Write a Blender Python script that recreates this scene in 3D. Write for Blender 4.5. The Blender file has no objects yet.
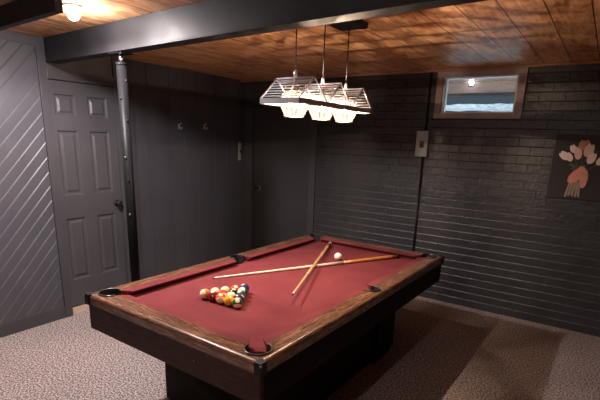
import bpy, bmesh, math, random
from mathutils import Vector, Matrix
random.seed(7)
PI = math.pi
sc = bpy.context.scene
C = sc.collection

# ------------------------------------------------------------------ camera
YAW, PITCH, ROLL = 0.589, 0.267, 0.035
fw = Vector((-math.sin(YAW)*math.cos(PITCH), math.cos(YAW)*math.cos(PITCH), -math.sin(PITCH)))
rt = Vector((math.cos(YAW), math.sin(YAW), 0)); up = rt.cross(fw)
r2 = math.cos(ROLL)*rt + math.sin(ROLL)*up
u2 = -math.sin(ROLL)*rt + math.cos(ROLL)*up
cam_data = bpy.data.cameras.new('camera'); cam = bpy.data.objects.new('camera', cam_data); C.objects.link(cam)
M = Matrix((( r2.x, u2.x, -fw.x, 4.203), (r2.y, u2.y, -fw.y, -4.765), (r2.z, u2.z, -fw.z, 1.699), (0, 0, 0, 1)))
cam.matrix_world = M
cam_data.sensor_width = 36; cam_data.sensor_fit = 'HORIZONTAL'
cam_data.lens = 36*443.481/600; cam_data.shift_y = 59.66/600; cam_data.clip_start = 0.02
sc.camera = cam

# ------------------------------------------------------------------ world, exposure
w = bpy.data.worlds.new('overcast_daylight'); sc.world = w; w.use_nodes = True
w.node_tree.nodes['Background'].inputs[0].default_value = (0.70, 0.79, 0.88, 1)
w.node_tree.nodes['Background'].inputs[1].default_value = 2.6
vs = sc.view_settings
vs.view_transform = 'Standard'; vs.look = 'None'; vs.gamma = 1; vs.use_curve_mapping = False
vs.exposure = 0.0

BULB_POWER = 45.0        # left ceiling bulb (W radiated, white)
BACK_POWER = 46.0        # bulb on the ceiling behind the camera
LAMP_POWER = 34.0         # each of the three pendant bulbs (warm)
H = 2.416

# ------------------------------------------------------------------ helpers
def new_bm(): return bmesh.new()
def bx(bm, x0, x1, y0, y1, z0, z1, bev=0):
    vs_ = [bm.verts.new(p) for p in ((x0,y0,z0),(x1,y0,z0),(x1,y1,z0),(x0,y1,z0),(x0,y0,z1),(x1,y0,z1),(x1,y1,z1),(x0,y1,z1))]
    fs = [bm.faces.new([vs_[i] for i in q]) for q in ((3,2,1,0),(4,5,6,7),(0,1,5,4),(1,2,6,5),(2,3,7,6),(3,0,4,7))]
    if bev:
        es = list({e for f in fs for e in f.edges})
        bmesh.ops.bevel(bm, geom=es, offset=bev, segments=2, affect='EDGES', profile=0.5)
def frame_of(d):
    d = d.normalized(); a = Vector((0,0,1)) if abs(d.z) < .9 else Vector((1,0,0))
    x = d.cross(a).normalized(); return x, d.cross(x).normalized()
def tube(bm, pts, rad, n=12, cap=True):
    pts = [Vector(p) for p in pts]
    rads = rad if isinstance(rad, (list, tuple)) else [rad]*len(pts)
    rings = []
    x = None
    for i, p in enumerate(pts):
        d = (pts[min(i+1, len(pts)-1)] - pts[max(i-1, 0)]).normalized()
        if x is None: x, y = frame_of(d)
        else:
            x = (x - d*x.dot(d)).normalized(); y = d.cross(x).normalized()
        rings.append([bm.verts.new(p + rads[i]*(math.cos(2*PI*k/n)*x + math.sin(2*PI*k/n)*y)) for k in range(n)])
    for a, b in zip(rings, rings[1:]):
        for k in range(n):
            f = bm.faces.new((a[k], a[(k+1)%n], b[(k+1)%n], b[k])); f.smooth = True
    if cap:
        bm.faces.new(rings[0][::-1]); bm.faces.new(rings[-1])
def lathe(bm, prof, c=(0,0,0), n=32, axis='z', pleat=0.0, npl=0, cap=True):
    rings = []
    for r, z in prof:
        ring = []
        for k in range(n):
            a = 2*PI*k/n
            rr = r*(1 + (pleat*(1 if k % 2 else -1) if pleat else 0))
            p = (rr*math.cos(a), rr*math.sin(a), z)
            if axis == 'x': p = (p[2], p[0], p[1])
            if axis == 'y': p = (p[0], p[2], p[1])
            ring.append(bm.verts.new((p[0]+c[0], p[1]+c[1], p[2]+c[2])))
        rings.append(ring)
    for a, b in zip(rings, rings[1:]):
        for k in range(n):
            f = bm.faces.new((a[k], a[(k+1)%n], b[(k+1)%n], b[k])); f.smooth = not pleat
    if cap:
        bm.faces.new(rings[0][::-1]); bm.faces.new(rings[-1])
def ngon_prism(bm, pts, z0, z1, plane='xy', off=0):
    """pts 2D polygon extruded between z0..z1; plane: 'xy' -> z, 'yz' -> x, 'xz' -> y"""
    def P(a, b, c): return {'xy': (a,b,c), 'yz': (c,a,b), 'xz': (a,c,b)}[plane]
    lo = [bm.verts.new(P(a,b,z0)) for a, b in pts]; hi = [bm.verts.new(P(a,b,z1)) for a, b in pts]
    n = len(pts)
    f1 = bm.faces.new(lo[::-1]); f2 = bm.faces.new(hi)
    for i in range(n): bm.faces.new((lo[i], lo[(i+1)%n], hi[(i+1)%n], hi[i]))
    return lo, hi, f2
def obj(name, bm, mat, parent=None, fix=True):
    """mesh built in world coordinates unless the parent has its own local frame"""
    if fix: bmesh.ops.recalc_face_normals(bm, faces=bm.faces[:])
    me = bpy.data.meshes.new(name); bm.to_mesh(me); bm.free()
    for m in (mat if isinstance(mat, list) else [mat]): me.materials.append(m)
    o = bpy.data.objects.new(name, me); C.objects.link(o)
    if parent is not None: o.parent = parent
    return o
def recenter(o, c):
    """move a top-level mesh's origin to c without moving the mesh"""
    c = Vector(c); o.data.transform(Matrix.Translation(-c)); o.location = c
    return o
def thing(name, label, cat, loc=(0,0,0), rotz=0, group=None):
    o = bpy.data.objects.new(name, None); C.objects.link(o); o.empty_display_size = .05
    o.location = loc; o.rotation_euler = (0,0,rotz); o['label'] = label; o['category'] = cat
    if group: o['group'] = group
    return o
def tag(o, label, cat, group=None, kind=None):
    o['label'] = label; o['category'] = cat
    if group: o['group'] = group
    if kind: o['kind'] = kind
    return o
def wpart(name, bm, mat, root, label=None):
    """part built in world coords, hung under a root Empty placed at root.location (no rotation)"""
    bm.transform(Matrix.Translation(-Vector(root.location)))
    o = obj(name, bm, mat, root)
    if label: o['label'] = label
    return o
def struct(name, bm, mat, parent=None):
    o = obj(name, bm, mat, parent)
    if parent is None: o['kind'] = 'structure'
    return o
def root_struct(name, loc):
    o = bpy.data.objects.new(name, None); C.objects.link(o); o.location = loc; o['kind'] = 'structure'; return o

# ------------------------------------------------------------------ materials
class NT:
    def __init__(s, name):
        s.m = bpy.data.materials.new(name); s.m.use_nodes = True
        s.t = s.m.node_tree; s.n = s.t.nodes; s.b = s.n['Principled BSDF']; s.out = s.n['Material Output']
    def add(s, ty, **k):
        nd = s.n.new(ty)
        for a, v in k.items():
            if a == 'inp':
                for q, vv in v.items(): nd.inputs[q].default_value = vv
            else: setattr(nd, a, v)
        return nd
    def l(s, a, b): s.t.links.new(a, b)
    def coords(s, scale=(1,1,1), kind='Object', rot=(0,0,0)):
        tc = s.add('ShaderNodeTexCoord'); mp = s.add('ShaderNodeMapping')
        mp.inputs['Scale'].default_value = scale; mp.inputs['Rotation'].default_value = rot
        s.l(tc.outputs[kind], mp.inputs['Vector']); return mp.outputs['Vector']
    def noise(s, vec, scale=5, detail=4, rough=.55, dist=0):
        nd = s.add('ShaderNodeTexNoise'); nd.inputs['Scale'].default_value = scale; nd.inputs['Detail'].default_value = detail
        nd.inputs['Roughness'].default_value = rough; nd.inputs['Distortion'].default_value = dist
        s.l(vec, nd.inputs['Vector']); return nd.outputs['Fac']
    def ramp(s, fac, stops):
        nd = s.add('ShaderNodeValToRGB'); e = nd.color_ramp.elements
        e[0].position, e[0].color = stops[0][0], (*stops[0][1], 1); e[1].position, e[1].color = stops[-1][0], (*stops[-1][1], 1)
        for p, c in stops[1:-1]:
            q = e.new(p); q.color = (*c, 1)
        s.l(fac, nd.inputs['Fac']); return nd.outputs['Color']
    def bump(s, h, strength=.3, dist=.002, prev=None):
        nd = s.add('ShaderNodeBump'); nd.inputs['Strength'].default_value = strength; nd.inputs['Distance'].default_value = dist
        s.l(h, nd.inputs['Height'])
        if prev: s.l(prev, nd.inputs['Normal'])
        return nd.outputs['Normal']
    def math(s, op, a, b=None, c=None):
        nd = s.add('ShaderNodeMath', operation=op)
        for i, v in enumerate((a, b, c)):
            if v is None: continue
            if isinstance(v, (int, float)): nd.inputs[i].default_value = v
            else: s.l(v, nd.inputs[i])
        return nd.outputs[0]
    def set(s, **k):
        names = dict(color='Base Color', rough='Roughness', metal='Metallic', spec='Specular IOR Level', coat='Coat Weight', coatr='Coat Roughness', normal='Normal', trans='Transmission Weight')
        for a, v in k.items():
            i = s.b.inputs[names[a]]
            if hasattr(v, 'links') or hasattr(v, 'node'): s.l(v, i)
            elif a == 'color': i.default_value = (*v, 1)
            else: i.default_value = v
        return s.m

def plain(name, col, rough=.5, metal=0, spec=.5, var=.12, scale=18, bump=.08, coat=0):
    t = NT(name); v = t.coords()
    n = t.noise(v, scale, 3)
    c = t.ramp(n, [(.25, tuple(x*(1-var) for x in col)), (.75, tuple(min(1, x*(1+var)) for x in col))])
    return t.set(color=c, rough=rough, metal=metal, spec=spec, coat=coat, normal=t.bump(n, bump, .002))

def paint(name, col, rough=.5, gr=None):
    """eggshell wall paint with a faint roller texture, optional vertical panel grooves every gr metres along y"""
    t = NT(name); v = t.coords()
    n = t.noise(v, 140, 3); n2 = t.noise(v, 3, 2)
    c = t.ramp(n2, [(.3, tuple(x*.9 for x in col)), (.7, tuple(x*1.1 for x in col))])
    nrm = t.bump(n, .18, .0015)
    return t.set(color=c, rough=rough, spec=.45, normal=nrm)

m_panel = paint('grey_wall_paint', (.060, .057, .066), .42)
m_dark = paint('charcoal_wall_paint', (.040, .037, .039), .40)
m_trim = paint('charcoal_trim_paint', (.052, .048, .053), .38)
m_mortar = paint('painted_mortar', (.038, .034, .035), .4)

t = NT('painted_brick'); v = t.coords()
n1 = t.noise(v, 38, 5, .65); n2 = t.noise(v, 4, 2)
c = t.ramp(n2, [(.3, (.028,.026,.027)), (.7, (.042,.039,.041))])
n3 = t.noise(v, 17, 3, .5)
m_brick = t.set(color=c, rough=.33, spec=.42, normal=t.bump(n3, .35, .014, t.bump(n1, .65, .008)))

t = NT('painted_beam'); v = t.coords((1,1,1))
n1 = t.noise(v, 6, 4); n2 = t.noise(v, 90, 3)
c = t.ramp(n1, [(.3, (.015,.0145,.016)), (.7, (.022,.021,.023))])
r = t.ramp(n1, [(.3, (.42,)*3), (.7, (.58,)*3)])
m_beam = t.set(color=c, rough=r, spec=.12, normal=t.bump(n2, .12, .0015))

m_post = plain('black_steel', (.006,.0058,.0065), .45, 0, .06, .2, 30, .15)
m_black = plain('matte_black_plastic', (.008,.008,.009), .42, 0, .25)
m_iron = plain('black_pocket_leather', (.014,.013,.014), .5, bump=.3, scale=120)
m_chrome = plain('brushed_chrome', (.55,.54,.53), .22, 1, .5, .08)
m_steel = plain('worn_steel', (.62,.60,.60), .30, .6, .5, .12)
m_grey = plain('grey_enamel', (.30,.295,.305), .45)
m_rod = plain('dark_pewter_rod', (.10,.095,.10), .4, .3, .4, .1)
m_sash = plain('pale_sash_metal', (.72,.70,.70), .35, 0, .5, .05)
m_pewter = plain('pewter_lamp_metal', (.27,.255,.28), .36, .2, .5, .1)

# carpet
t = NT('carpet'); v = t.coords()
n1 = t.noise(v, 82, 2, .75); n2 = t.noise(v, 200, 2, .6); n3 = t.noise(v, 2.2, 3)
mixn = t.math('ADD', t.math('MULTIPLY', n1, .7), t.math('MULTIPLY', n2, .3))
c = t.ramp(mixn, [(.40, (.050,.036,.033)), (.49, (.235,.185,.172)), (.585, (.64,.54,.51))])
mx = t.add('ShaderNodeMix', data_type='RGBA', blend_type='MULTIPLY'); mx.inputs['Factor'].default_value = .35
t.l(c, mx.inputs['A']); t.l(t.ramp(n3, [(.3, (.75,.72,.70)), (.7, (1,1,1))]), mx.inputs['B'])
m_carpet = t.set(color=mx.outputs['Result'], rough=.95, spec=.1, normal=t.bump(mixn, .9, .012))

# wood ceiling: planks running along y
t = NT('stained_wood_ceiling'); v = t.coords((9, 1.1, 1)); vr = t.coords()
n1 = t.noise(v, 2.2, 6, .62, 1.2)
n2 = t.noise(t.coords((3.5, 1.6, 1)), 2.0, 3, .5, 2.0)
sep = t.add('ShaderNodeSeparateXYZ'); t.l(vr, sep.inputs[0])
gx = t.math('PINGPONG', t.math('SUBTRACT', sep.outputs['X'], .06), .1035)
groove = t.math('LESS_THAN', gx, .0035)
plank = t.math('FLOOR', t.math('DIVIDE', t.math('SUBTRACT', sep.outputs['X'], .06), .207))
wn = t.add('ShaderNodeTexWhiteNoise', noise_dimensions='1D'); t.l(plank, wn.inputs['W'])
comb = t.math('ADD', t.math('MULTIPLY', n1, .6), t.math('MULTIPLY', n2, .4))
comb = t.math('ADD', comb, t.math('MULTIPLY', t.math('SUBTRACT', wn.outputs['Value'], .5), .06))
c = t.ramp(comb, [(.36, (.27,.110,.043)), (.48, (.58,.285,.125)), (.62, (.80,.48,.26))])
mx = t.add('ShaderNodeMix', data_type='RGBA'); t.l(groove, mx.inputs['Factor']); t.l(c, mx.inputs['A']); mx.inputs['B'].default_value = (.05,.025,.014,1)
m_ceil = t.set(color=mx.outputs['Result'], rough=.42, spec=.4, normal=t.bump(t.math('SUBTRACT', n1, t.math('MULTIPLY', groove, 1.5)), .35, .003))

def wood(name, cols, scale=(1,1,1), rough=.25, coat=.5, spec=.5, nscale=6):
    t = NT(name); v = t.coords(scale)
    n1 = t.noise(v, nscale, 6, .62, 1.6); n2 = t.noise(t.coords(tuple(s*3 for s in scale)), nscale*2.5, 3)
    cb = t.math('ADD', t.math('MULTIPLY', n1, .75), t.math('MULTIPLY', n2, .25))
    c = t.ramp(cb, [(.36, cols[0]), (.5, cols[1]), (.64, cols[2])])
    return t.set(color=c, rough=rough, coat=coat, coatr=.18, spec=spec, normal=t.bump(n1, .08, .002))
walnut = ((.050,.019,.010), (.140,.060,.030), (.26,.130,.070))
m_rail_l = wood('walnut_along', walnut, (9, 1, 9))       # grain along y
m_rail_s = wood('walnut_across', walnut, (1, 9, 9))      # grain along x
m_apron_l = wood('shaded_apron_along', ((.006,.0035,.003), (.012,.006,.005), (.020,.010,.008)), (8, 1, 9), .6, .0, .12)  # darker copy of the apron wood, shade of the long sides in its colour
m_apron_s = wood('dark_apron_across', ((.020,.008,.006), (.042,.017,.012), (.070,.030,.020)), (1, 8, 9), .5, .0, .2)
m_shaft = wood('maple_shaft', ((.62,.47,.34), (.76,.60,.45), (.84,.70,.55)), (6,6,6), .25, .4)
m_butt = wood('amber_butt', ((.42,.14,.035), (.55,.22,.06), (.66,.30,.10)), (6,6,6), .2, .6)
m_butt2 = wood('honey_butt', ((.52,.25,.10), (.62,.33,.15), (.72,.42,.22)), (6,6,6), .2, .6)
m_honey = wood('honey_shaft', ((.52,.30,.14), (.62,.38,.19), (.70,.46,.25)), (6,6,6), .25, .5)
m_winwood = wood('weathered_window_wood', ((.22,.165,.155), (.31,.24,.225), (.42,.33,.31)), (4,4,4), .5, 0)
m_mould = wood('ceiling_moulding_wood', ((.20,.09,.045), (.33,.16,.08), (.45,.25,.14)), (1,9,9), .45, 0)
m_thresh = wood('pale_threshold_wood', ((.40,.28,.21), (.52,.38,.30), (.62,.47,.38)), (9,1,9), .5, 0)

# felt
t = NT('red_felt'); v = t.coords()
n1 = t.noise(v, 3.0, 4, .6); n2 = t.noise(v, 380, 2)
c = t.ramp(n1, [(.3, (.128,.026,.029)), (.7, (.168,.037,.040))])
m_felt = t.set(color=c, rough=.9, spec=.05, normal=t.bump(n2, .3, .001))

def emis(name, col, strength):
    t = NT(name)
    t.b.inputs['Base Color'].default_value = (*col, 1)
    t.b.inputs['Emission Color'].default_value = (*col, 1); t.b.inputs['Emission Strength'].default_value = strength
    return t.m
def sphere_strength(P, r): return P/(PI*4*PI*r*r)
m_bulb = emis('white_bulb_glass', (1.0, .92, .93), sphere_strength(BULB_POWER, .034))
m_bulb2 = emis('cool_bulb_glass', (1.0, .90, .90), sphere_strength(BACK_POWER, .034))
m_bulbw = emis('warm_bulb_glass', (1.0, .77, .57), sphere_strength(LAMP_POWER, .0018))

m_glint = emis('window_glint_glow', (.95, .97, 1.0), 60)  # glow of the added light behind the window pane

# ribbed glass of the lamp shades
t = NT('ribbed_shade_glass'); t.n.remove(t.b)
tr = t.add('ShaderNodeBsdfTransparent'); tr.inputs[0].default_value = (1,.96,.92,1)
tl = t.add('ShaderNodeBsdfTranslucent'); tl.inputs[0].default_value = (1,.80,.66,1)
gl = t.add('ShaderNodeBsdfGlossy'); gl.inputs['Roughness'].default_value = .12
m1 = t.add('ShaderNodeMixShader'); 
oc = t.coords(); sxyz = t.add('ShaderNodeSeparateXYZ'); t.l(oc, sxyz.inputs[0])
wr = t.add('ShaderNodeMath', operation='WRAP'); t.l(sxyz.outputs['Y'], wr.inputs[0]); wr.inputs[1].default_value = .863/6; wr.inputs[2].default_value = -.863/6
at = t.math('ARCTAN2', wr.outputs[0], sxyz.outputs['X'])
st_ = t.math('PINGPONG', t.math('MULTIPLY', at, 16/PI), 1.0)
t.l(t.math('MULTIPLY_ADD', t.math('POWER', st_, 2.0), .034, .009), m1.inputs[0])
t.l(t.ramp(st_, [(.30, (1,.97,.94)), (.55, (.30,.27,.24))]), tr.inputs[0]); t.l(tr.outputs[0], m1.inputs[1]); t.l(tl.outputs[0], m1.inputs[2])
m2 = t.add('ShaderNodeMixShader'); m2.inputs[0].default_value = .07; t.l(m1.outputs[0], m2.inputs[1]); t.l(gl.outputs[0], m2.inputs[2])
t.l(m2.outputs[0], t.out.inputs[0]); m_shade = t.m
m_rimglass = plain('amber_glass_rim', (.75,.42,.22), .3)

t = NT('clear_bulb_glass'); t.n.remove(t.b)
tr = t.add('ShaderNodeBsdfTransparent'); gl = t.add('ShaderNodeBsdfGlossy'); gl.inputs['Roughness'].default_value = .05
m1 = t.add('ShaderNodeMixShader'); m1.inputs[0].default_value = .06; t.l(tr.outputs[0], m1.inputs[1]); t.l(gl.outputs[0], m1.inputs[2]); t.l(m1.outputs[0], t.out.inputs[0]); m_clear = t.m

# window glass: see-through with a mirror reflection
t = NT('window_glass'); t.n.remove(t.b)
tr = t.add('ShaderNodeBsdfTransparent'); tr.inputs[0].default_value = (.95,.98,.98,1)
gl = t.add('ShaderNodeBsdfGlossy'); gl.inputs['Roughness'].default_value = .015; gl.inputs[0].default_value = (1,1,1,1)
lw = t.add('ShaderNodeFresnel'); lw.inputs['IOR'].default_value = 1.7
m1 = t.add('ShaderNodeMixShader'); t.l(lw.outputs[0], m1.inputs[0]); t.l(tr.outputs[0], m1.inputs[1]); t.l(gl.outputs[0], m1.inputs[2])
t.l(m1.outputs[0], t.out.inputs[0]); m_glass = t.m

# snow and gravel outside
t = NT('frosty_gravel'); v = t.coords(); n1 = t.noise(v, 16, 5, .7)
c = t.ramp(n1, [(.38, (.22,.30,.34)), (.52, (.60,.70,.74)), (.66, (.92,.97,1.0))])
m_snow = t.set(color=c, rough=.8, normal=t.bump(n1, .8, .03))
m_deck = wood('weathered_deck_boards', ((.10,.066,.052), (.15,.102,.082), (.21,.145,.12)), (1,6,6), .7, 0)
m_slate = plain('blue_grey_siding', (.055,.070,.080), .7)

# ================================================================== SETTING
XR, YB, X0 = 5.9, -7.2, -.02
bm = new_bm(); bx(bm, -.9, XR+.1, YB-.1, .35, -.12, 0); struct('floor', bm, m_carpet)
bm = new_bm(); bx(bm, -.3, XR+.1, YB-.1, .12, H, H+.1); struct('ceiling', bm, m_ceil)

# brick wall (north side): backing with a window hole, then every course of bricks
WX0, WX1, WZ0, WZ1 = 2.690, 3.390, 1.985, 2.345
wall = root_struct('wall_brick', (1.2, 0, 0))
bm = new_bm()
for q in ((1.215, WX0, 0, H), (WX1, XR, 0, H), (WX0, WX1, 0, WZ0), (WX0, WX1, WZ1, H)):
    bx(bm, q[0], q[1], 0, .14, q[2], q[3])
wpart('mortar', bm, m_mortar, wall)
bm = new_bm()
def brick(bm, x0, x1, z0, z1, d):
    j = lambda a: random.uniform(-a, a)
    dd = d + j(.0013)
    prof = [(0, z0), (dd, z0+.0014), (dd+j(.0004), z1-.0085), (dd-.0031, z1-.0004), (0, z1)]
    q = .0022
    cols = []
    for xx, k in ((x0, 1), (x0+q, 0), (x1-q, 0), (x1, 1)):
        cols.append([bm.verts.new((xx, -max(0, p-.0026*k), z)) for p, z in prof])
    for A, B in zip(cols, cols[1:]):
        for i in range(4): bm.faces.new((A[i], B[i], B[i+1], A[i+1]))
    bm.faces.new(cols[0]); bm.faces.new(cols[-1][::-1])
pitch = .0806
for k in range(30):
    z0 = k*pitch + .004; z1 = z0 + pitch - .0012
    if z1 > H-.005: z1 = H-.005
    if z1 - z0 < .02: continue
    x = 1.222 - (.107 if k % 2 else 0)
    while x < XR-.02:
        a, b = max(x, 1.222), min(x+.214, XR-.02)
        if b-a > .03:
            segs = [(a, b)]
            if z1 > WZ0-.02 and z0 < WZ1+.02:
                segs = [(a, min(b, WX0-.004)), (max(a, WX1+.004), b)]
            for (p, q) in segs:
                if q-p > .02: brick(bm, p, q, z0, z1, .0050)
        x += .214
wpart('brick_face', bm, m_brick, wall)

# wall around the far door (same plane), left panel wall, door-and-chevron wall
bm = new_bm(); bx(bm, X0-.12, .19, 0, .14, 0, H); bx(bm, 1.115, 1.215, 0, .14, 0, H); bx(bm, .19, 1.115, 0, .14, 2.09, H)
bx(bm, .19, 1.115, .12, .3, 0, 2.09)
struct('wall_corner', bm, m_dark)
bm = new_bm()
# vertical panelling, boards of differing width with real V grooves
y = 0.0; ws = [.30,.205,.30,.205,.205,.30,.205,.205,.30]
bx(bm, X0-.12, X0-.012, -2.03, 0, 0, H)
for wd in ws:
    y1 = max(y-wd, -2.03)
    if y-y1 < .02: break
    a, b, g = y1+.0015, y-.0015, .004
    P = [(X0-.012, a), (X0, a+g), (X0, b-g), (X0-.012, b)]
    lo = [bm.verts.new((p[0], p[1], 0)) for p in P]; hi = [bm.verts.new((p[0], p[1], H)) for p in P]
    for i in range(3): bm.faces.new((lo[i], lo[i+1], hi[i+1], hi[i]))
    y = y1
struct('wall_panelled', bm, m_panel)
bm = new_bm(); bx(bm, X0, X0+.014, -1.80, -1.70, 0, H-.001, .002); struct('trim_1', bm, m_trim)

XS = .243   # face of the door/chevron wall
DY0, DY1, DZ1 = -2.697, -2.085, 2.105
bm = new_bm()
bx(bm, X0-.12, XS-.014, YB, DY0, 0, H); bx(bm, X0-.12, XS-.014, DY1, -2.03, 0, H); bx(bm, X0-.12, XS-.014, DY0, DY1, DZ1, H)
bx(bm, X0-.12, XS-.14, DY0, DY1, 0, DZ1)
struct('wall_left', bm, m_panel)

# chevron boards, clipped to their field, each with chamfered long edges
def clip(poly, n, d):
    out = []
    for i in range(len(poly)):
        a, b = poly[i], poly[(i+1)%len(poly)]
        da, db = a[0]*n[0]+a[1]*n[1]-d, b[0]*n[0]+b[1]*n[1]-d
        if da <= 0: out.append(a)
        if (da < 0 < db) or (db < 0 < da):
            t_ = da/(da-db); out.append((a[0]+(b[0]-a[0])*t_, a[1]+(b[1]-a[1])*t_))
    return out
bm = new_bm()
FY0, FY1, FZ0, FZ1 = -4.4, -2.770, .115, 2.345
ang = math.radians(48.5); dn = (-math.sin(ang), math.cos(ang)); step = .1215*math.cos(ang)
bx(bm, XS-.014, XS-.007, FY0, FY1, FZ0, FZ1)
base = dn[0]*(-3) + dn[1]*1.219
for k in range(-40, 60):
    lo_, hi_ = base + k*step, base + (k+1)*step
    def band(e):
        p = [(FY0, FZ0), (FY1, FZ0), (FY1, FZ1), (FY0, FZ1)]
        p = clip(p, dn, hi_-e); 
        if p: p = clip(p, (-dn[0], -dn[1]), -(lo_+e))
        return p
    pin, pout = band(.0005), band(.0012)
    if len(pin) >= 3: pin = clip(pin, dn, hi_-.0105)
    if len(pin) < 3 or len(pout) < 3: continue
    for poly, x in ((pin, XS),):
        bm.faces.new([bm.verts.new((x, a, b)) for a, b in poly])
    # chamfer strips along both long edges
    for side in (0, 1):
        d_in = (hi_-.0105) if side else (lo_+.0005); d_out = (hi_-.0002) if side else (lo_+.0003)
        def ends(d):
            r_ = []
            for (a, b) in (((FY0,FZ0),(FY1,FZ0)), ((FY1,FZ0),(FY1,FZ1)), ((FY1,FZ1),(FY0,FZ1)), ((FY0,FZ1),(FY0,FZ0))):
                da, db = a[0]*dn[0]+a[1]*dn[1]-d, b[0]*dn[0]+b[1]*dn[1]-d
                if (da < 0 <= db) or (db < 0 <= da):
                    t_ = da/(da-db); r_.append((a[0]+(b[0]-a[0])*t_, a[1]+(b[1]-a[1])*t_))
            return sorted(r_)[:2] if len(r_) >= 2 else None
        A, B = ends(d_in), ends(d_out)
        if A and B:
            bm.faces.new([bm.verts.new(p) for p in ((XS,*A[0]), (XS,*A[1]), (XS-.0065,*B[1]), (XS-.0065,*B[0]))])
for f in bm.faces:
    if f.normal.x < 0 and len(f.verts) != 4: f.normal_flip()
chev = struct('wall_chevron_boards', bm, m_panel)
bm = new_bm()
bx(bm, XS-.014, XS+.006, FY0, DY0-.004, 2.345, H-.001, .0015)   # top board
bx(bm, XS-.014, XS+.008, FY0, FY1+.001, 0, .115, .0015)
struct('baseboard_left', bm, m_trim)
bm = new_bm(); bx(bm, XS-.014, XS+.010, FY1+.003, DY0-.001, 0, 2.344, .0015); struct('trim_2', bm, m_trim)
bm = new_bm(); bx(bm, XS-.014, XS+.010, DY1+.001, -2.028, 0, H-.002, .0015); struct('trim_3', bm, m_trim)
bm = new_bm(); bx(bm, XS-.014, XS+.008, DY0, DY1, DZ1+.002, DZ1+.085, .0015); struct('trim_4', bm, m_trim)

# six-panel door
d1 = root_struct('door_1', (XS-.06, (DY0+DY1)/2, .07))
DF = XS-.012
bm = new_bm()
py = [(-2.655, -2.470), (-2.358, -2.165)]
pz = [(.335, .920), (1.130, 1.695), (1.815, 1.995)]
ys = [DY0+.004, py[0][0], py[0][1], py[1][0], py[1][1], DY1-.004]; zs = [.075, pz[0][0], pz[0][1], pz[1][0], pz[1][1], pz[2][0], pz[2][1], DZ1-.004]
def quad(pts): bm.faces.new([bm.verts.new(p) for p in pts])
for i in range(5):
    for j in range(7):
        a, b, c_, d_ = ys[i], ys[i+1], zs[j], zs[j+1]
        if i in (1, 3) and j in (1, 3, 5):
            rings = [(0, 0), (.012, -.013), (.028, -.013), (.045, -.003)]
            for (e0, x0_), (e1, x1_) in zip(rings, rings[1:]):
                o_ = [(a+e0, c_+e0), (b-e0, c_+e0), (b-e0, d_-e0), (a+e0, d_-e0)]; n_ = [(a+e1, c_+e1), (b-e1, c_+e1), (b-e1, d_-e1), (a+e1, d_-e1)]
                for q in range(4): quad([(DF+x0_, *o_[q]), (DF+x0_, *o_[(q+1)%4]), (DF+x1_, *n_[(q+1)%4]), (DF+x1_, *n_[q])])
            e, xx = rings[-1]; quad([(DF+xx, a+e, c_+e), (DF+xx, b-e, c_+e), (DF+xx, b-e, d_-e), (DF+xx, a+e, d_-e)])
        else: quad([(DF, a, c_), (DF, b, c_), (DF, b, d_), (DF, a, d_)])
bx(bm, DF-.04, DF-.016, ys[0], ys[-1], zs[0], zs[-1])
for (a, b) in (((ys[0], zs[0]), (ys[0], zs[-1])), ((ys[-1], zs[0]), (ys[-1], zs[-1])), ((ys[0], zs[0]), (ys[-1], zs[0])), ((ys[0], zs[-1]), (ys[-1], zs[-1]))):
    quad([(DF, *a), (DF, *b), (DF-.04, *b), (DF-.04, *a)])
bmesh.ops.remove_doubles(bm, verts=bm.verts[:], dist=.0001)
wpart('door_leaf', bm, m_trim, d1)
bm = new_bm()
lathe(bm, [(.030,0),(.030,.006),(.012,.010),(.012,.030),(.024,.036),(.029,.050),(.027,.062),(.012,.068)], (DF, -2.140, 1.018), 24, 'x')
wpart('door_handle', bm, m_black, d1)
bm = new_bm(); bx(bm, XS-.11, XS-.004, DY0+.002, DY1-.002, 0, .066, .003); struct('trim_5', bm, m_thresh)

# far flush door, casing boards and knob
d2 = root_struct('door_2', (.65, 0, 0))
bm = new_bm(); bx(bm, .196, 1.110, .012, .052, .01, 2.084, .002); wpart('door_leaf', bm, m_dark, d2)
bm = new_bm()
lathe(bm, [(.026,0),(.026,.006),(.011,.009),(.011,.028),(.023,.034),(.027,.046),(.024,.058),(.010,.062)], (0,0,0), 24, 'z')
bm.transform(Matrix.Translation((.284, .012, 1.02)) @ Matrix.Rotation(PI/2, 4, 'X'))
h2 = wpart('door_handle', bm, m_black, d2)
bm = new_bm(); lathe(bm, [(.034,0),(.034,.004),(.027,.006)], (0,0,0), 24, 'z'); bm.transform(Matrix.Translation((.284-.65, .012, 1.02)) @ Matrix.Rotation(PI/2, 4, 'X')); obj('rosette', bm, m_pewter, h2)
bm = new_bm(); bx(bm, .07, .186, -.016, 0, 0, H-.03, .002); struct('trim_6', bm, m_trim)
bm = new_bm(); bx(bm, 1.118, 1.213, -.020, 0, 0, H-.03, .002); struct('trim_7', bm, m_trim)
bm = new_bm(); bx(bm, X0+.002, 1.2, -.022, -.001, H-.028, H-.001, .003); bx(bm, 1.2, XR-.01, -.034, -.001, H-.026, H-.001, .003); struct('trim_8', bm, m_mould)
bm = new_bm(); bx(bm, XR, XR+.12, YB, .12, 0, H); struct('wall_right', bm, m_panel)
bm = new_bm(); bx(bm, -.1, XR+.12, YB-.1, YB, 0, H); struct('wall_back', bm, m_panel)

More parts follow.
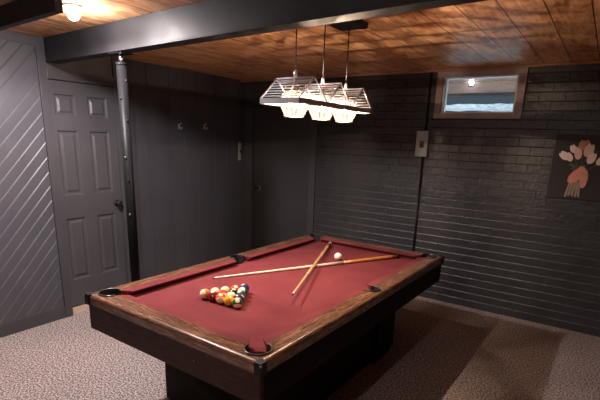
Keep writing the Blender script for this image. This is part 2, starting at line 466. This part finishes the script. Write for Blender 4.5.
# ---------------------------------------------------------------- window 1
win = root_struct('window_1', (3.04, 0, 1.943))
bm = new_bm()
bx(bm, 2.629, 3.455, -.030, -.012, 2.338, 2.390, .003); bx(bm, 2.629, 3.455, -.030, -.012, 1.943, 1.993, .003)
bx(bm, 2.629, 2.692, -.030, -.012, 1.993, 2.338, .003); bx(bm, 3.388, 3.455, -.030, -.012, 1.993, 2.338, .003)
wpart('window_frame', bm, m_winwood, win)
bm = new_bm()
for q in ((2.694, 2.708, 1.992, 2.340), (3.372, 3.386, 1.992, 2.340)): bx(bm, q[0], q[1], -.012, .10, q[2], q[3], .001)
for q in ((2.708, 3.372, 1.992, 2.006), (2.708, 3.372, 2.326, 2.340)): bx(bm, q[0], q[1], -.012, .10, q[2], q[3], .001)
wpart('window_sash', bm, m_sash, win, 'thin bright metal sash around the pane')
bm = new_bm(); bx(bm, -.334, .334, -.002, .002, -.161, .161)
bm.transform(Matrix.Translation((3.04, .045, 2.166)) @ Matrix.Rotation(0.0, 4, 'Z') @ Matrix.Rotation(0.0, 4, 'X'))
wpart('window_pane', bm, m_glass, win)

# outside the window: frosty bank, deck above, far siding
bm = new_bm()
N = 26
g = [[bm.verts.new((1.6+3.2*i/N, .16+1.3*j/10, 2.025+.17*(j/10)+random.uniform(-.012,.012))) for j in range(11)] for i in range(N+1)]
for i in range(N):
    for j in range(10): bm.faces.new((g[i][j], g[i+1][j], g[i+1][j+1], g[i][j+1]))
o = struct('ground_outside', bm, m_snow)
bm = new_bm()
for k in range(9): bx(bm, 1.2, 5.0, 1.50+k*.001, 1.54, 2.335+k*.142, 2.335+k*.142+.138, .003)
o = obj('deck_skirting', bm, m_deck); tag(recenter(o, (3.1, 1.52, 2.20)), 'weathered brown board skirting seen outside through the small basement window', 'skirting')
pl_ = thing('window_glint', 'small added glow outside the basement window, standing in for the glint in its pane', 'lamp', (2.574, 1.497, 2.466))  # added light, stands in for the bright glint in the pane
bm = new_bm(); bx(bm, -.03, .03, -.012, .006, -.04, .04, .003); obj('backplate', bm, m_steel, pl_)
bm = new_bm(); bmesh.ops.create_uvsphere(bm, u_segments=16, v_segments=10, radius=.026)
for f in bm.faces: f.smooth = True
bm.transform(Matrix.Translation((0, -.034, 0))); obj('bulb', bm, m_glint, pl_)
bm = new_bm(); bx(bm, 1.0, 5.2, 1.56, 1.66, 1.7, 3.5); o = struct('wall_outside', bm, m_slate)

# ---------------------------------------------------------------- beams
def beam_box(bm, x0, x1, yf, slope, xr, d, z0, z1):
    P = []
    for x in (x0, x1):
        y = yf + slope*(x-xr); P += [(x, y), (x, y+d)]
    lo = [bm.verts.new((*p, z0)) for p in (P[0], P[2], P[3], P[1])]; hi = [bm.verts.new((*p, z1)) for p in (P[0], P[2], P[3], P[1])]
    bm.faces.new(lo[::-1]); bm.faces.new(hi)
    for i in range(4): bm.faces.new((lo[i], lo[(i+1)%4], hi[(i+1)%4], hi[i]))
bm = new_bm()
beam_box(bm, XS+.001, XR-.002, -2.694, -.060, XS, .090, 2.240, H-.001)
beam_box(bm, XS+.001, XR-.002, -2.700, -.060, XS, .102, 2.230, 2.240)
bmesh.ops.bevel(bm, geom=bm.edges[:], offset=.002, segments=1, affect='EDGES')
struct('trim_9', bm, m_beam)
bm = new_bm()
beam_box(bm, XS+.001, 1.668, -3.362, -.06, 1.668, .045, 2.300, H-.001)
bmesh.ops.bevel(bm, geom=bm.edges[:], offset=.003, segments=1, affect='EDGES')
struct('trim_10', bm, m_beam)

# ================================================================== THINGS
# steel jack post
PX, PY = 1.258, -2.700
post = thing('support_post', 'black steel jack post holding up the beam beside the six-panel door', 'post', (PX, PY, 0))
bm = new_bm(); lathe(bm, [(.035,0),(.035,2.165)], (0,0,0), 32); obj('tube', bm, m_post, post)
bm = new_bm(); lathe(bm, [(.016,2.165),(.016,2.222)], (0,0,0), 20); obj('screw', bm, m_chrome, post)
bm = new_bm(); lathe(bm, [(.038,2.150),(.038,2.168)], (0,0,0), 32); obj('collar', bm, m_post, post)
bm = new_bm(); bx(bm, -.075, .075, -.05, .05, 2.221, 2.2295, .001); obj('head_plate', bm, m_post, post)
bm = new_bm(); bx(bm, -.037, .037, -.037, .037, 0, .006, .001); obj('foot_plate', bm, m_post, post)
for z, a in ((2.05, .2), (1.93, -1.2), (1.78, -.2), (1.52, -1.0), (1.36, -.7), (1.10, -.9)):
    bm = new_bm(); lathe(bm, [(.008,-.004),(.008,.006),(.004,.008)], (0,0,0), 12, 'x')
    bm.transform(Matrix.Rotation(a, 4, 'Z') @ Matrix.Translation((.035, 0, z))); obj('bolt', bm, m_chrome if z in (1.52, 1.10) else m_black, post)

# coat hooks
def hook(loc, label, first=[None]):
    if first[0] is None:
        r_ = thing('coat_hook', label, 'hook', loc, 0, 'coat hooks on the panelled wall')
        bm = new_bm(); bx(bm, 0, .004, -.012, .012, -.028, .028, .0015); obj('back_plate', bm, m_steel, r_)
        bm = new_bm(); tube(bm, [(.004,0,.008),(.022,0,-.004),(.030,0,-.022),(.040,0,-.030),(.052,0,-.022),(.056,0,-.002)], [.005,.005,.005,.005,.005,.006], 10); obj('prong', bm, m_steel, r_)
        bm = new_bm(); tube(bm, [(.004,0,.016),(.026,0,.022),(.042,0,.040)], [.004,.004,.006], 10); obj('upper_prong', bm, m_steel, r_)
        first[0] = r_; return r_
    s_ = first[0]; r_ = s_.copy(); C.objects.link(r_); r_.location = loc; r_['label'] = label
    for ch in s_.children:
        c_ = ch.copy(); C.objects.link(c_); c_.parent = r_
hook((X0, -1.09, 1.784), 'small steel coat hook on the panelled wall, the one nearer the post')
hook((X0, -.69, 1.794), 'small steel coat hook on the panelled wall, the one nearer the corner')

m_plate = plain('pale_plate_metal', (.30,.28,.27), .4)
# slim metal plate with its thin conduit by the corner
pl = thing('wall_switch', 'slim pale metal plate with a thin conduit beside the dark room corner', 'switch', (X0, -.045, 1.38))
bm = new_bm(); bx(bm, 0, .018, -.022, .022, 0, .235, .002); obj('cover_plate', bm, m_plate, pl)
bm = new_bm(); bx(bm, .018, .030, -.008, .008, .10, .135, .002); obj('toggle', bm, m_black, pl)
bm = new_bm(); tube(bm, [(.010,0,.235),(.010,0,H-1.38-.03)], .005, 10); obj('conduit', bm, m_trim, pl)

# fuse box
fb = thing('fuse_box', 'small grey metal switch box on the dark brick wall left of the window', 'switch box', (2.548, -.012, 1.555))
bm = new_bm(); bx(bm, -.063, .063, -.055, 0, 0, .263, .004); obj('casing', bm, m_grey, fb)
bm = new_bm(); bx(bm, -.022, .024, -.058, -.054, .092, .158, .002); obj('switch_recess', bm, m_black, fb)
bm = new_bm(); bx(bm, -.014, .016, -.068, -.057, .135, .150, .002); obj('toggle', bm, m_chrome, fb)
for z in (.02, .243):
    bm = new_bm(); lathe(bm, [(.005,-.003),(.005,.0)], (0, 0, 0), 10, 'y'); bm.transform(Matrix.Translation((0, -.0545, z))); obj('screw', bm, m_steel, fb)
bm = new_bm(); tube(bm, [(2.560,-.024,1.822),(2.560,-.024,H-.03)], .011, 12)
o = obj('conduit', bm, m_black); tag(recenter(o, (2.56,-.024,1.822)), 'black conduit running from the grey switch box up to the ceiling', 'conduit', None)
bm = new_bm(); tube(bm, [(2.560,-.024,0.0),(2.560,-.024,1.551)], .0095, 12)
o = obj('conduit', bm, m_black); tag(recenter(o, (2.56,-.024,0)), 'black conduit running down the brick wall below the grey switch box', 'conduit', None)

# ---------------------------------------------------------------- ceiling bulbs
m_white = plain('white_ceramic', (.7,.68,.66), .4)
def ceiling_bulb(loc, mat, label, down=0):
    r_ = thing('ceiling_bulb', label, 'light bulb', loc)
    bm = new_bm(); lathe(bm, [(.050,0),(.050,-.010),(.030,-.014),(.024,-.018)], (0,0,0), 28); obj('socket', bm, m_white, r_)
    bm = new_bm(); bmesh.ops.create_uvsphere(bm, u_segments=24, v_segments=16, radius=.034)
    for f in bm.faces: f.smooth = True
    bm.transform(Matrix.Translation((0,0,-.048))); obj('bulb', bm, mat, r_)
    if down:   # the reflector bulb throws most of its light downwards
        ld = bpy.data.lights.new('bulb_beam', 'SPOT'); ld.energy = down; ld.color = (1.0, .92, .93)
        ld.spot_size = math.radians(178); ld.spot_blend = .45; ld.shadow_soft_size = .03
        lo = bpy.data.objects.new('bulb_beam', ld); C.objects.link(lo); lo.parent = r_; lo.location = (0, 0, -.090)
ceiling_bulb((1.41, -3.11, H-.001), m_bulb, 'glowing bare bulb on the wood ceiling between the two dark beams', 255)
ceiling_bulb((3.45, -5.15, H-.001), m_bulb2, 'bare ceiling bulb behind the viewer, outside the photo')

# ---------------------------------------------------------------- pendant lamp
LX, LY, LL, LW, LZB, LZT = 2.706, -2.346, .863, .252, 1.888, 2.017
lamp = thing('pool_table_lamp', 'long pewter pendant lamp with three glowing ribbed shades over the pool table', 'lamp', (LX, LY, 1.79))
def lp(name, bm, mat, parent=None, label=None):
    bm.transform(Matrix.Translation((0,0,-1.79)))
    o_ = obj(name, bm, mat, parent or lamp)
    if label: o_['label'] = label
    return o_
bm = new_bm(); hx, hy = LW/2, LL/2
for s in (-1, 1):
    bx(bm, s*hx-.003, s*hx+.003, -hy, hy, LZB-.014, LZB+.014, .001)
    bx(bm, -hx, hx, s*hy-.003, s*hy+.003, LZB-.014, LZB+.014, .001)
lp('lower_frame', bm, m_pewter)
seg = LL/3
for i in range(3):
    y0_, y1_ = -hy+i*seg, -hy+(i+1)*seg; ym = (y0_+y1_)/2
    bm = new_bm()
    for s in (-1, 1):
        tube(bm, [(s*hx, y0_+.002, LZB+.01), (s*hx, ym, LZT)], .0042, 8); tube(bm, [(s*hx, ym, LZT), (s*hx, y1_-.002, LZB+.01)], .0042, 8)
    tube(bm, [(-hx-.004, ym, LZT), (hx+.004, ym, LZT)], .0048, 8)
    lp('gable_frame', bm, m_pewter)
    bm = new_bm()
    for ya in (y0_, y1_):
        for k in range(1, 8):
            f_ = k/8; yy, zz = ya+(ym-ya)*f_, LZB+.01+(LZT-LZB-.01)*f_
            tube(bm, [(-hx-.006, yy, zz), (hx+.006, yy, zz)], .0025, 6)
    lp('louvre_rods', bm, m_pewter)
    bm = new_bm(); prof = [(.049,1.812),(.053,1.816),(.087,1.889),(.079,1.905),(.050,1.978)]
    lathe(bm, prof, (0, ym, 0), 64, 'z', .018, cap=False)
    sh = lp('lamp_shade', bm, m_shade)
    bm = new_bm(); pts = [(.053*math.cos(a*PI/16), ym+.053*math.sin(a*PI/16), 1.814) for a in range(33)]; tube(bm, pts, .003, 8, False); rim = obj('lower_rim', bm, m_rimglass, sh); rim.data.transform(Matrix.Translation((0,0,-1.79)))
    bm = new_bm(); pts = [(.0875*math.cos(a*PI/16), ym+.0875*math.sin(a*PI/16), 1.889) for a in range(33)]; tube(bm, pts, .0018, 8, False)
    rim = obj('upper_rim', bm, m_rimglass, sh); rim.data.transform(Matrix.Translation((0,0,-1.79)))
    bm = new_bm(); lathe(bm, [(.016,1.902),(.020,1.935),(.022,1.975),(.012,1.985),(.008,2.012)], (0, ym, 0), 20); lp('socket', bm, m_pewter)
    bm = new_bm(); bmesh.ops.create_uvsphere(bm, u_segments=20, v_segments=14, radius=.013)
    for f in bm.faces: f.smooth = True
    bm.transform(Matrix.Translation((0, ym, 1.888))); bulb_o = lp('bulb', bm, m_clear)
    bm = new_bm(); bmesh.ops.create_uvsphere(bm, u_segments=12, v_segments=8, radius=.0018)
    bm.transform(Matrix.Translation((0, ym, 1.888-1.79))); obj('filament', bm, m_bulbw, bulb_o)
    bm = new_bm(); tube(bm, [(0, ym, 2.008), (0, ym, H-.028)], .0038, 10)
    lp('suspension_rod', bm, m_rod)
    bm = new_bm(); lathe(bm, [(.010,2.018),(.010,2.045),(.005,2.055)], (0, ym, 0), 16); lp('coupling', bm, m_steel)
bm = new_bm(); bx(bm, -.10, .09, -.36, .37, H-.032, H-.001, .003); lp('canopy', bm, m_black)

# ---------------------------------------------------------------- wall art
art = thing('canvas_print', 'black canvas print of pale pink tulips bound in a coral wrap on the brick wall', 'picture', (4.03, -.013, 1.25))
m_canvas = plain('black_canvas', (.026,.022,.023), .7, bump=.3, scale=200)
m_pet = [plain('petal_pale', (.88,.72,.66), .8), plain('petal_pink', (.80,.56,.49), .8), plain('petal_coral', (.52,.24,.17), .8)]
m_wrap = plain('coral_wrap', (.70,.30,.22), .8); m_stem = plain('dusky_stem', (.10,.125,.10), .8); m_stem2 = plain('straw_stem', (.36,.26,.19), .8)
bm = new_bm(); bx(bm, 3.775-4.03, 4.30-4.03, -.024, 0, 0, .56, .002); obj('canvas', bm, m_canvas, art)
def flat(name, pts, mat, dy=-.0255, th=.001, lab=None):
    bm = new_bm(); ngon_prism(bm, [(x-4.03, z-1.25) for x, z in pts], dy-th, dy, 'xz')
    o_ = obj(name, bm, mat, art)
    if lab: o_['label'] = lab
def blob(cx, cz, ax, az, rot, notch=.35, n=28):
    """tulip head: rounded cup at the bottom, three pointed petals at the top"""
    P = []
    for k in range(n):
        a = 2*PI*k/n; x, z = ax*math.sin(a), -az*math.cos(a)
        if z > 0: z *= 1 + notch*(abs(math.sin(1.5*(a-PI)*1.6)) - .5)
        P.append((cx + x*math.cos(rot)-z*math.sin(rot), cz + x*math.sin(rot)+z*math.cos(rot)))
    return P
for i, (x, z, ax, az, rt_, m_) in enumerate([(3.868,1.628,.036,.052,.95,0), (3.925,1.690,.028,.040,.45,0), (3.905,1.618,.030,.045,.55,0), (3.968,1.655,.033,.062,.15,1),
        (4.005,1.725,.052,.050,.1,2), (4.045,1.680,.042,.062,-.2,1), (4.075,1.615,.036,.055,-.35,0), (4.150,1.600,.034,.052,-.6,0)]):
    d = -.0255-.0012*i
    flat('tulip', blob(x, z, ax*.88, az*.9, rt_), m_pet[m_], d)
    bx0, bz0 = x+az*.8*math.sin(rt_), z-az*.8*math.cos(rt_)
    bm = new_bm(); 
    pts = [Vector((bx0-4.03, -.0248, bz0-1.25)).lerp(Vector((3.998-4.03, -.0248, 1.50-1.25)), f) + Vector((0,0,-.02*math.sin(PI*f))) for f in (0,.25,.5,.75,1)]
    tube(bm, pts, .0035, 6); obj('stem', bm, m_stem, art)
for (a, b, c_, d_) in ((3.90,1.55,3.985,1.545), (4.06,1.52,4.005,1.56), (3.93,1.515,3.99,1.53)):
    flat('leaf', [(a,b), ((a+c_)/2,(b+d_)/2+.014), (c_,d_), ((a+c_)/2,(b+d_)/2-.012)], m_stem, -.0252)
flat('wrap', [(3.925,1.405),(3.928,1.450),(3.955,1.495),(3.990,1.525),(4.005,1.545),(4.030,1.540),(4.070,1.500),(4.080,1.440),(4.070,1.375),(4.050,1.352),(4.035,1.360),(4.015,1.425),(3.990,1.405),(3.955,1.388)], m_wrap, -.0355)
for k, (a, b) in enumerate(((3.945,3.925),(3.965,3.950),(3.985,3.975),(4.000,4.005),(4.015,4.028))):
    flat('cut_stem', [(a-.004,1.41),(a+.014,1.41),(b+.012,1.268+.01*(k%2)),(b-.006,1.268+.012*(k%3))], m_stem2, -.0340)

# ---------------------------------------------------------------- pool table
TX, TY, TA, TW, TL = 2.538, -2.302, -.019, 1.306, 2.332
tbl = thing('pool_table', 'large pool table with red felt, walnut rails and dark brown cabinet', 'pool table', (TX, TY, 0), TA)
hw, hl = TW/2, TL/2
ZT, ZB = .800, .758
RW = .099; CI = .093; CR = .063   # rail wood width, corner pocket centre inset, pocket radius
SI, SR = .080, .056               # side pocket
def arc(cx, cy, r, a0, a1, n=14): return [(cx+r*math.cos(a0+(a1-a0)*i/n), cy+r*math.sin(a0+(a1-a0)*i/n)) for i in range(n+1)]
def rail_mesh(pts, outer):
    """rail wood from a 2D outline; outer = indices (i,i+1) of the outside edge, rounded over"""
    bm = new_bm(); lo, hi, top = ngon_prism(bm, pts, .742, ZT)
    i, j = outer
    e = bm.edges.get((hi[i], hi[j]))
    bmesh.ops.bevel(bm, geom=[e], offset=.020, segments=5, affect='EDGES', profile=.5)
    for f in bm.faces: f.smooth = False
    return bm
def mir(pts, sx, sy):
    q = [(x*sx, y*sy) for x, y in pts]
    return q
dxi = math.sqrt(CR**2 - (RW-CI)**2)
# end rail (at y = -hl): mitred halves joined => outline symmetric in x
cx, cy = -hw+CI, -hl+CI
a_d = 5*PI/4
a_end = math.atan2(RW-CI, dxi)   # where the circle meets the inner line
left_arc = arc(cx, cy, CR, a_d, 2*PI+a_end)
for s in (-1, 1):
    pts = [(-hw, -hl)] + [(hw, -hl)] + [(-x, y) for x, y in left_arc] + left_arc[::-1]
    pts = [(x+(.0008 if x < 0 else -.0008)*(abs(x) > hw*.8), y) for x, y in pts]
    pts = mir(pts, 1, -s)
    obj('end_rail', rail_mesh(pts, (0, 1)), m_rail_s, tbl)
# long rails, two per side split at the side pocket
a_end2 = math.atan2(dxi, RW-CI)
dys = math.sqrt(SR**2 - (RW-SI)**2)
sc_x = -hw+SI
for sx in (1, -1):
    for sy in (1, -1):
        ca = arc(cx, cy, CR, a_d, a_end2)          # from the mitre anticlockwise? goes via PI to a_end2
        ca = arc(cx, cy, CR, 5*PI/4, a_end2, 14)
        sp = arc(sc_x, 0, SR, -math.atan2(dys, RW-SI), -PI, 12)
        pts = [(-hw, -.0008), (-hw, -hl)] + ca + sp[:-1] + [(sc_x-SR, -.0008)]
        pts = mir(pts, sx, sy)
        obj('side_rail', rail_mesh(pts, (0, 1)), m_rail_l, tbl)
# cushions
def cushion(p0, p1, n, e0, e1):
    """p0,p1 on the rail line, n unit vector to the bed; e0,e1 jaw setback at the nose"""
    p0, p1, n = Vector((*p0, 0)), Vector((*p1, 0)), Vector((*n, 0)); d = (p1-p0).normalized()
    prof = [(0, ZT-.0005, 0), (.018, ZT-.001, .35), (.046, ZT-.003, .9), (.053, ZT-.006, 1), (.052, ZT-.011, 1), (.020, ZB+.001, .6), (0, ZB+.001, 0)]
    bm = new_bm(); rings = []
    for P0, E, s in ((p0, e0, 1), (p1, e1, -1)):
        rings.append([bm.verts.new(P0 + n*w_ + d*s*E*k + Vector((0,0,z))) for w_, z, k in prof])
    m = len(prof)
    for i in range(m): 
        f = bm.faces.new((rings[0][i], rings[0][(i+1)%m], rings[1][(i+1)%m], rings[1][i]))
    bm.faces.new(rings[0][::-1]); bm.faces.new(rings[1])
    obj('cushion', bm, m_felt, tbl)
xi, yi = hw-RW, hl-RW
ce = hw-CI-dxi     # cushion start near corner (x) for the end rails
cs = hl-CI-dxi
for s in (1, -1):
    cushion((-ce, s*yi), (ce, s*yi), (0, -s), .040, .040)
    for q in (1, -1):
        cushion((s*xi, q*(dys+.002)), (s*xi, q*cs), (-s, 0), .026, .040)
# bed with pocket notches
bed = []
aa = math.atan2(RW-CI, dxi)
def corner(sx, sy):
    # bed corner cut back by the pocket circle (on the bed side of the circle)
    c_ = (sx*(hw-CI), sy*(hl-CI)); base_a = math.atan2(-sy, -sx)
    return arc(c_[0], c_[1], CR*.98, base_a+PI/4-.0+.0, base_a-PI/4, 8) if sx*sy > 0 else arc(c_[0], c_[1], CR*.98, base_a+PI/4, base_a-PI/4, 8)
def side(sx):
    c_ = (sx*(hw-SI), 0); b0 = PI if sx > 0 else 0
    return arc(c_[0], c_[1], SR*.98, b0+PI/3, b0-PI/3, 8)
seq = []
# anticlockwise: corner(-,-) -> corner(+,-) -> side(+) -> corner(+,+) -> corner(-,+) -> side(-)
for it in ((-1,-1), (1,-1), 's+', (1,1), (-1,1), 's-'):
    if it == 's+': a_ = side(1)
    elif it == 's-': a_ = side(-1)
    else: a_ = corner(*it)
    seq += a_
bm = new_bm(); ngon_prism(bm, seq, ZB-.022, ZB); obj('bed', bm, m_felt, tbl)
# pockets: black liner with a rounded rim
def pocket(cx_, cy_, r_, a0, a1, bracket):
    bm = new_bm(); n = 18; ri = r_-.004
    outer = arc(cx_, cy_, r_-.0008, a0, a1, n); inner = arc(cx_, cy_, ri, a0, a1, n)
    rows = []
    for (ring, z) in ((outer, .69), (outer, ZT+.005), (inner, ZT+.005), (inner, .69)):
        rows.append([bm.verts.new((x, y, z)) for x, y in ring])
    for A, B in zip(rows, rows[1:]+rows[:1]):
        for k in range(n): bm.faces.new((A[k], A[k+1], B[k+1], B[k]))
    # cup floor
    cup = arc(cx_, cy_, r_-.001, 0, 2*PI, 24)[:-1]
    ngon_prism(bm, cup, .672, .680)
    cup_w0 = [bm.verts.new((x, y, .680)) for x, y in cup]; cup_w1 = [bm.verts.new((x, y, ZB-.024)) for x, y in cup]
    for k in range(24): bm.faces.new((cup_w0[k], cup_w0[(k+1)%24], cup_w1[(k+1)%24], cup_w1[k]))
    p_ = obj('pocket', bm, m_iron, tbl)
    bm = new_bm(); tube(bm, [(x, y, ZT+.005) for x, y in arc(cx_, cy_, r_-.0015, a0, a1, n)], .0032, 8)
    obj('pocket_rim', bm, m_rimd, p_)
m_rimd = plain('dark_pewter_rim', (.10,.095,.095), .3, .7)
for sx in (1, -1):
    for sy in (1, -1):
        b0 = math.atan2(sy, sx)
        pocket(sx*(hw-CI), sy*(hl-CI), CR, b0-math.radians(128), b0+math.radians(128), True)
    b0 = 0 if sx > 0 else PI
    pocket(sx*(hw-SI), 0, SR, b0-math.radians(118), b0+math.radians(118), False)
# black corner caps with a chrome stud, and seam strips
for sx in (1, -1):
    for sy in (1, -1):
        bm = new_bm()
        x, y = sx*hw, sy*hl; e = .008; L_ = .032
        P = [(x+sx*e, y+sy*e), (x-sx*L_, y+sy*e), (x-sx*L_, y+sy*.0006), (x+sx*.0006, y+sy*.0006), (x+sx*.0006, y-sy*L_), (x+sx*e, y-sy*L_)]
        if sx*sy < 0: P = P[::-1]
        ngon_prism(bm, P, .738, .790)
        P = [(x+sx*e, y+sy*e), (x-sx*.034, y+sy*e), (x-sx*.036, y-sy*.036), (x+sx*e, y-sy*.034)]
        P = P if sx*sy > 0 else P[::-1]
        ngon_prism(bm, P, .784, ZT+.002)
        bmesh.ops.bevel(bm, geom=bm.edges[:], offset=.0015, segments=1, affect='EDGES')
        cp = obj('corner_cap', bm, m_black, tbl)
        bm = new_bm(); bmesh.ops.create_uvsphere(bm, u_segments=12, v_segments=8, radius=.0065)
        for f in bm.faces: f.smooth = True
        bm.transform(Matrix.Translation((x+sx*(e-.001), y+sy*(e-.001), .792))); obj('stud', bm, m_chrome, cp)
        bm = new_bm(); n_ = Vector((sx, sy, 0)).normalized(); s_ = Vector((-n_.y, n_.x, 0))
        a_ = Vector((sx*(hw-CI), sy*(hl-CI), 0)) + n_*CR; b_ = Vector((x, y, 0)) - n_*.03
        lo_ = []
        for p, ww in ((a_, .004), (b_, .0025)):
            lo_ += [p+s_*ww, p-s_*ww]
        ngon_prism(bm, [(p.x, p.y) for p in (lo_[0], lo_[1], lo_[3], lo_[2])], ZT-.004, ZT+.0012)
        obj('corner_seam', bm, m_black, cp)
for sx in (1, -1):
    bm = new_bm(); xa, xb = sx*(hw-SI+SR), sx*(hw-.012); bx(bm, min(xa,xb), max(xa,xb), -.003, .003, ZT-.004, ZT+.001); obj('side_seam', bm, m_black, tbl)
# cabinet: apron boards (a little inset under the rail)
ai = .006; ab = .588
for s in (1, -1):
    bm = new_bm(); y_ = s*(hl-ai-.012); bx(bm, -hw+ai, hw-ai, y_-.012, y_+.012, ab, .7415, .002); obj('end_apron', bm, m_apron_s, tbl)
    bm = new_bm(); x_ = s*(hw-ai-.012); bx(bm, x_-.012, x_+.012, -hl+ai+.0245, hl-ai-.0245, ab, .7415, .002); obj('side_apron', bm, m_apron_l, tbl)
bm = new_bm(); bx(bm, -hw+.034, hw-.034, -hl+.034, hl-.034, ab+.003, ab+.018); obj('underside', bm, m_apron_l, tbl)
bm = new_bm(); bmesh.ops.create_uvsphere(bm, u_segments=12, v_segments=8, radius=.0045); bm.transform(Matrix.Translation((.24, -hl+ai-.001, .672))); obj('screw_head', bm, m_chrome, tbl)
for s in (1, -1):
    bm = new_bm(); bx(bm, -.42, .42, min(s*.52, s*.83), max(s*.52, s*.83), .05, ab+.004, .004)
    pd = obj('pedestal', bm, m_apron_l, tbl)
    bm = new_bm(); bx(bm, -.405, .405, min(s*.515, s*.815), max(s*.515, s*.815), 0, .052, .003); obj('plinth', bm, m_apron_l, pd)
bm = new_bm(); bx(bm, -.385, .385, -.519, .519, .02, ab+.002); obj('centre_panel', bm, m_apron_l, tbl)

# ---------------------------------------------------------------- balls
BR = .031
def ball_mat(name, col, stripe, spot=True):
    t = NT(name); v = t.coords()
    sp = t.add('ShaderNodeSeparateXYZ'); nv = t.add('ShaderNodeVectorMath', operation='NORMALIZE'); t.l(v, nv.inputs[0]); t.l(nv.outputs[0], sp.inputs[0])
    ivory = (.82,.63,.40)
    if stripe: f = t.math('LESS_THAN', t.math('ABSOLUTE', sp.outputs['Z']), .52)
    else: f = t.math('ADD', 1.0, 0.0)
    if spot:
        w_ = t.math('GREATER_THAN', t.math('ABSOLUTE', sp.outputs['X']), .915)
        f = t.math('MULTIPLY', f, t.math('SUBTRACT', 1.0, w_))
    mx = t.add('ShaderNodeMix', data_type='RGBA'); t.l(f, mx.inputs['Factor']); mx.inputs['A'].default_value = (*ivory, 1); mx.inputs['B'].default_value = (*col, 1)
    return t.set(color=mx.outputs['Result'], rough=.08, spec=.6, coat=.5)
def ball(name, loc, mat, label, cat, rot, group=None):
    bm = new_bm(); bmesh.ops.create_uvsphere(bm, u_segments=32, v_segments=20, radius=BR)
    for f in bm.faces: f.smooth = True
    o_ = obj(name, bm, mat); o_.location = loc; o_.rotation_euler = rot
    tag(o_, label, cat, group); return o_
B0, L0, C0 = Vector((2.488,-2.784,0)), Vector((2.360,-3.014,0)), Vector((2.601,-3.005,0))
# snap to a perfect rack: side 4*0.0622
side_len = 4*.0622
ctr = (B0+L0+C0)/3; ux = (C0-L0).normalized(); uy = Vector((-ux.y, ux.x, 0))
B1 = ctr + uy*side_len/math.sqrt(3); L1 = ctr - uy*side_len/(2*math.sqrt(3)) - ux*side_len/2; C1 = L1 + ux*side_len
yel, blu, red, pur, ora, grn, mar, blk = (.78,.40,.03), (.018,.035,.13), (.60,.06,.025), (.045,.018,.07), (.72,.17,.03), (.015,.11,.07), (.17,.008,.012), (.010,.010,.012)
balls = {(0,0):(blu,0,'dark blue solid pool ball at the apex of the rack'),
 (1,0):(red,0,'bright red solid pool ball just behind the apex, beside the blue stripe'), (1,1):(blu,1,'cream pool ball with a dark blue stripe just behind the apex'),
 (2,0):(yel,1,'cream pool ball with a yellow stripe, middle of the far left edge of the rack'), (2,1):(blk,0,'black pool ball in the centre of the rack'), (2,2):(grn,0,'dark green solid pool ball on the right edge of the rack'),
 (3,0):(pur,1,'cream pool ball with a purple stripe, next to the leftmost ball on the far edge'), (3,1):(red,0,'orange-red solid pool ball inside the rack beside the maroon ball'), (3,2):(mar,1,'cream pool ball with a maroon stripe inside the rack behind the yellow ball'), (3,3):(pur,0,'dark purple solid pool ball behind the green-striped ball'),
 (4,0):(ora,1,'cream pool ball with an orange stripe, leftmost corner of the rack'), (4,1):(mar,0,'maroon solid pool ball in the near row beside the leftmost ball'), (4,2):(red,1,'cream pool ball with a red stripe, middle of the near row'),
 (4,3):((.80,.33,.03),0,'golden yellow solid pool ball in the near row'), (4,4):((.01,.09,.03),1,'cream pool ball with a green stripe, nearest corner of the rack')}
camdir = math.atan2(-4.765+2.9, 4.203-2.45)
rots = {(4,4): (0,-.75,camdir), (4,0): (0,1.15,camdir-.95), (1,1): (0,.95,camdir-.75), (4,2): (0,1.92,camdir), (3,2): (0,.1,.5), (2,0): (0,.25,camdir), (3,0): (0,.2,camdir)}
for (r_, i_), (col, st, lab) in balls.items():
    q = B1 + (L1-B1)*(r_-i_)/4 + (C1-B1)*i_/4
    rot = rots.get((r_, i_), (random.uniform(0,6), random.uniform(0,6), random.uniform(0,6)))
    ball('pool_ball', (q.x, q.y, ZB+BR), ball_mat('ball_lacquer', col, st), lab, 'pool ball', rot, 'racked pool balls on the red felt')
ball('cue_ball', (2.531, -1.712, ZB+BR), ball_mat('cue_ball_ivory', (.85,.76,.62), 0, False), 'plain ivory cue ball lying alone beyond the crossed cues', 'pool ball', (0,0,0))

# ---------------------------------------------------------------- cues
def cue(name, tip, butt, joint, mb, label, ms=None):
    tip, butt = Vector(tip), Vector(butt)
    r_ = thing(name, label, 'pool cue', tip)
    D = butt-tip; L_ = D.length; u = D.normalized()
    R_ = lambda s: .0062 + s*.0098
    def seg_(nm, s0, s1, mat, extra=0, n=6):
        bm = new_bm(); ss = [s0+(s1-s0)*k/n for k in range(n+1)]
        tube(bm, [u*L_*s for s in ss], [R_(s)+extra for s in ss], 16); obj(nm, bm, mat, r_)
    seg_('leather_tip', 0, .007, m_tip); seg_('ferrule', .007, .022, m_ferr); seg_('shaft', .022, joint, ms or m_shaft)
    seg_('joint_collar', joint, joint+.010, m_ferr, .0004, 1); seg_('butt', joint+.010, .985, mb); seg_('bumper', .985, 1, m_ferr if mb is m_butt2 else m_black, .0002, 2)
m_tip = plain('blue_grey_leather', (.05,.06,.08), .8); m_ferr = plain('cream_ferrule', (.70,.62,.52), .4)
cue('pool_cue', (2.124,-2.712,ZB+.0068), (2.886,-1.309,ZB+.0165), .66, m_butt, 'long pool cue with white shaft and amber butt lying beneath the other cue')
cue('pool_cue', (2.814,-2.752,.817), (2.217,-1.304,ZB+.0165), .30, m_butt2, 'honey coloured pool cue laid across the top of the other, tip raised', m_honey)
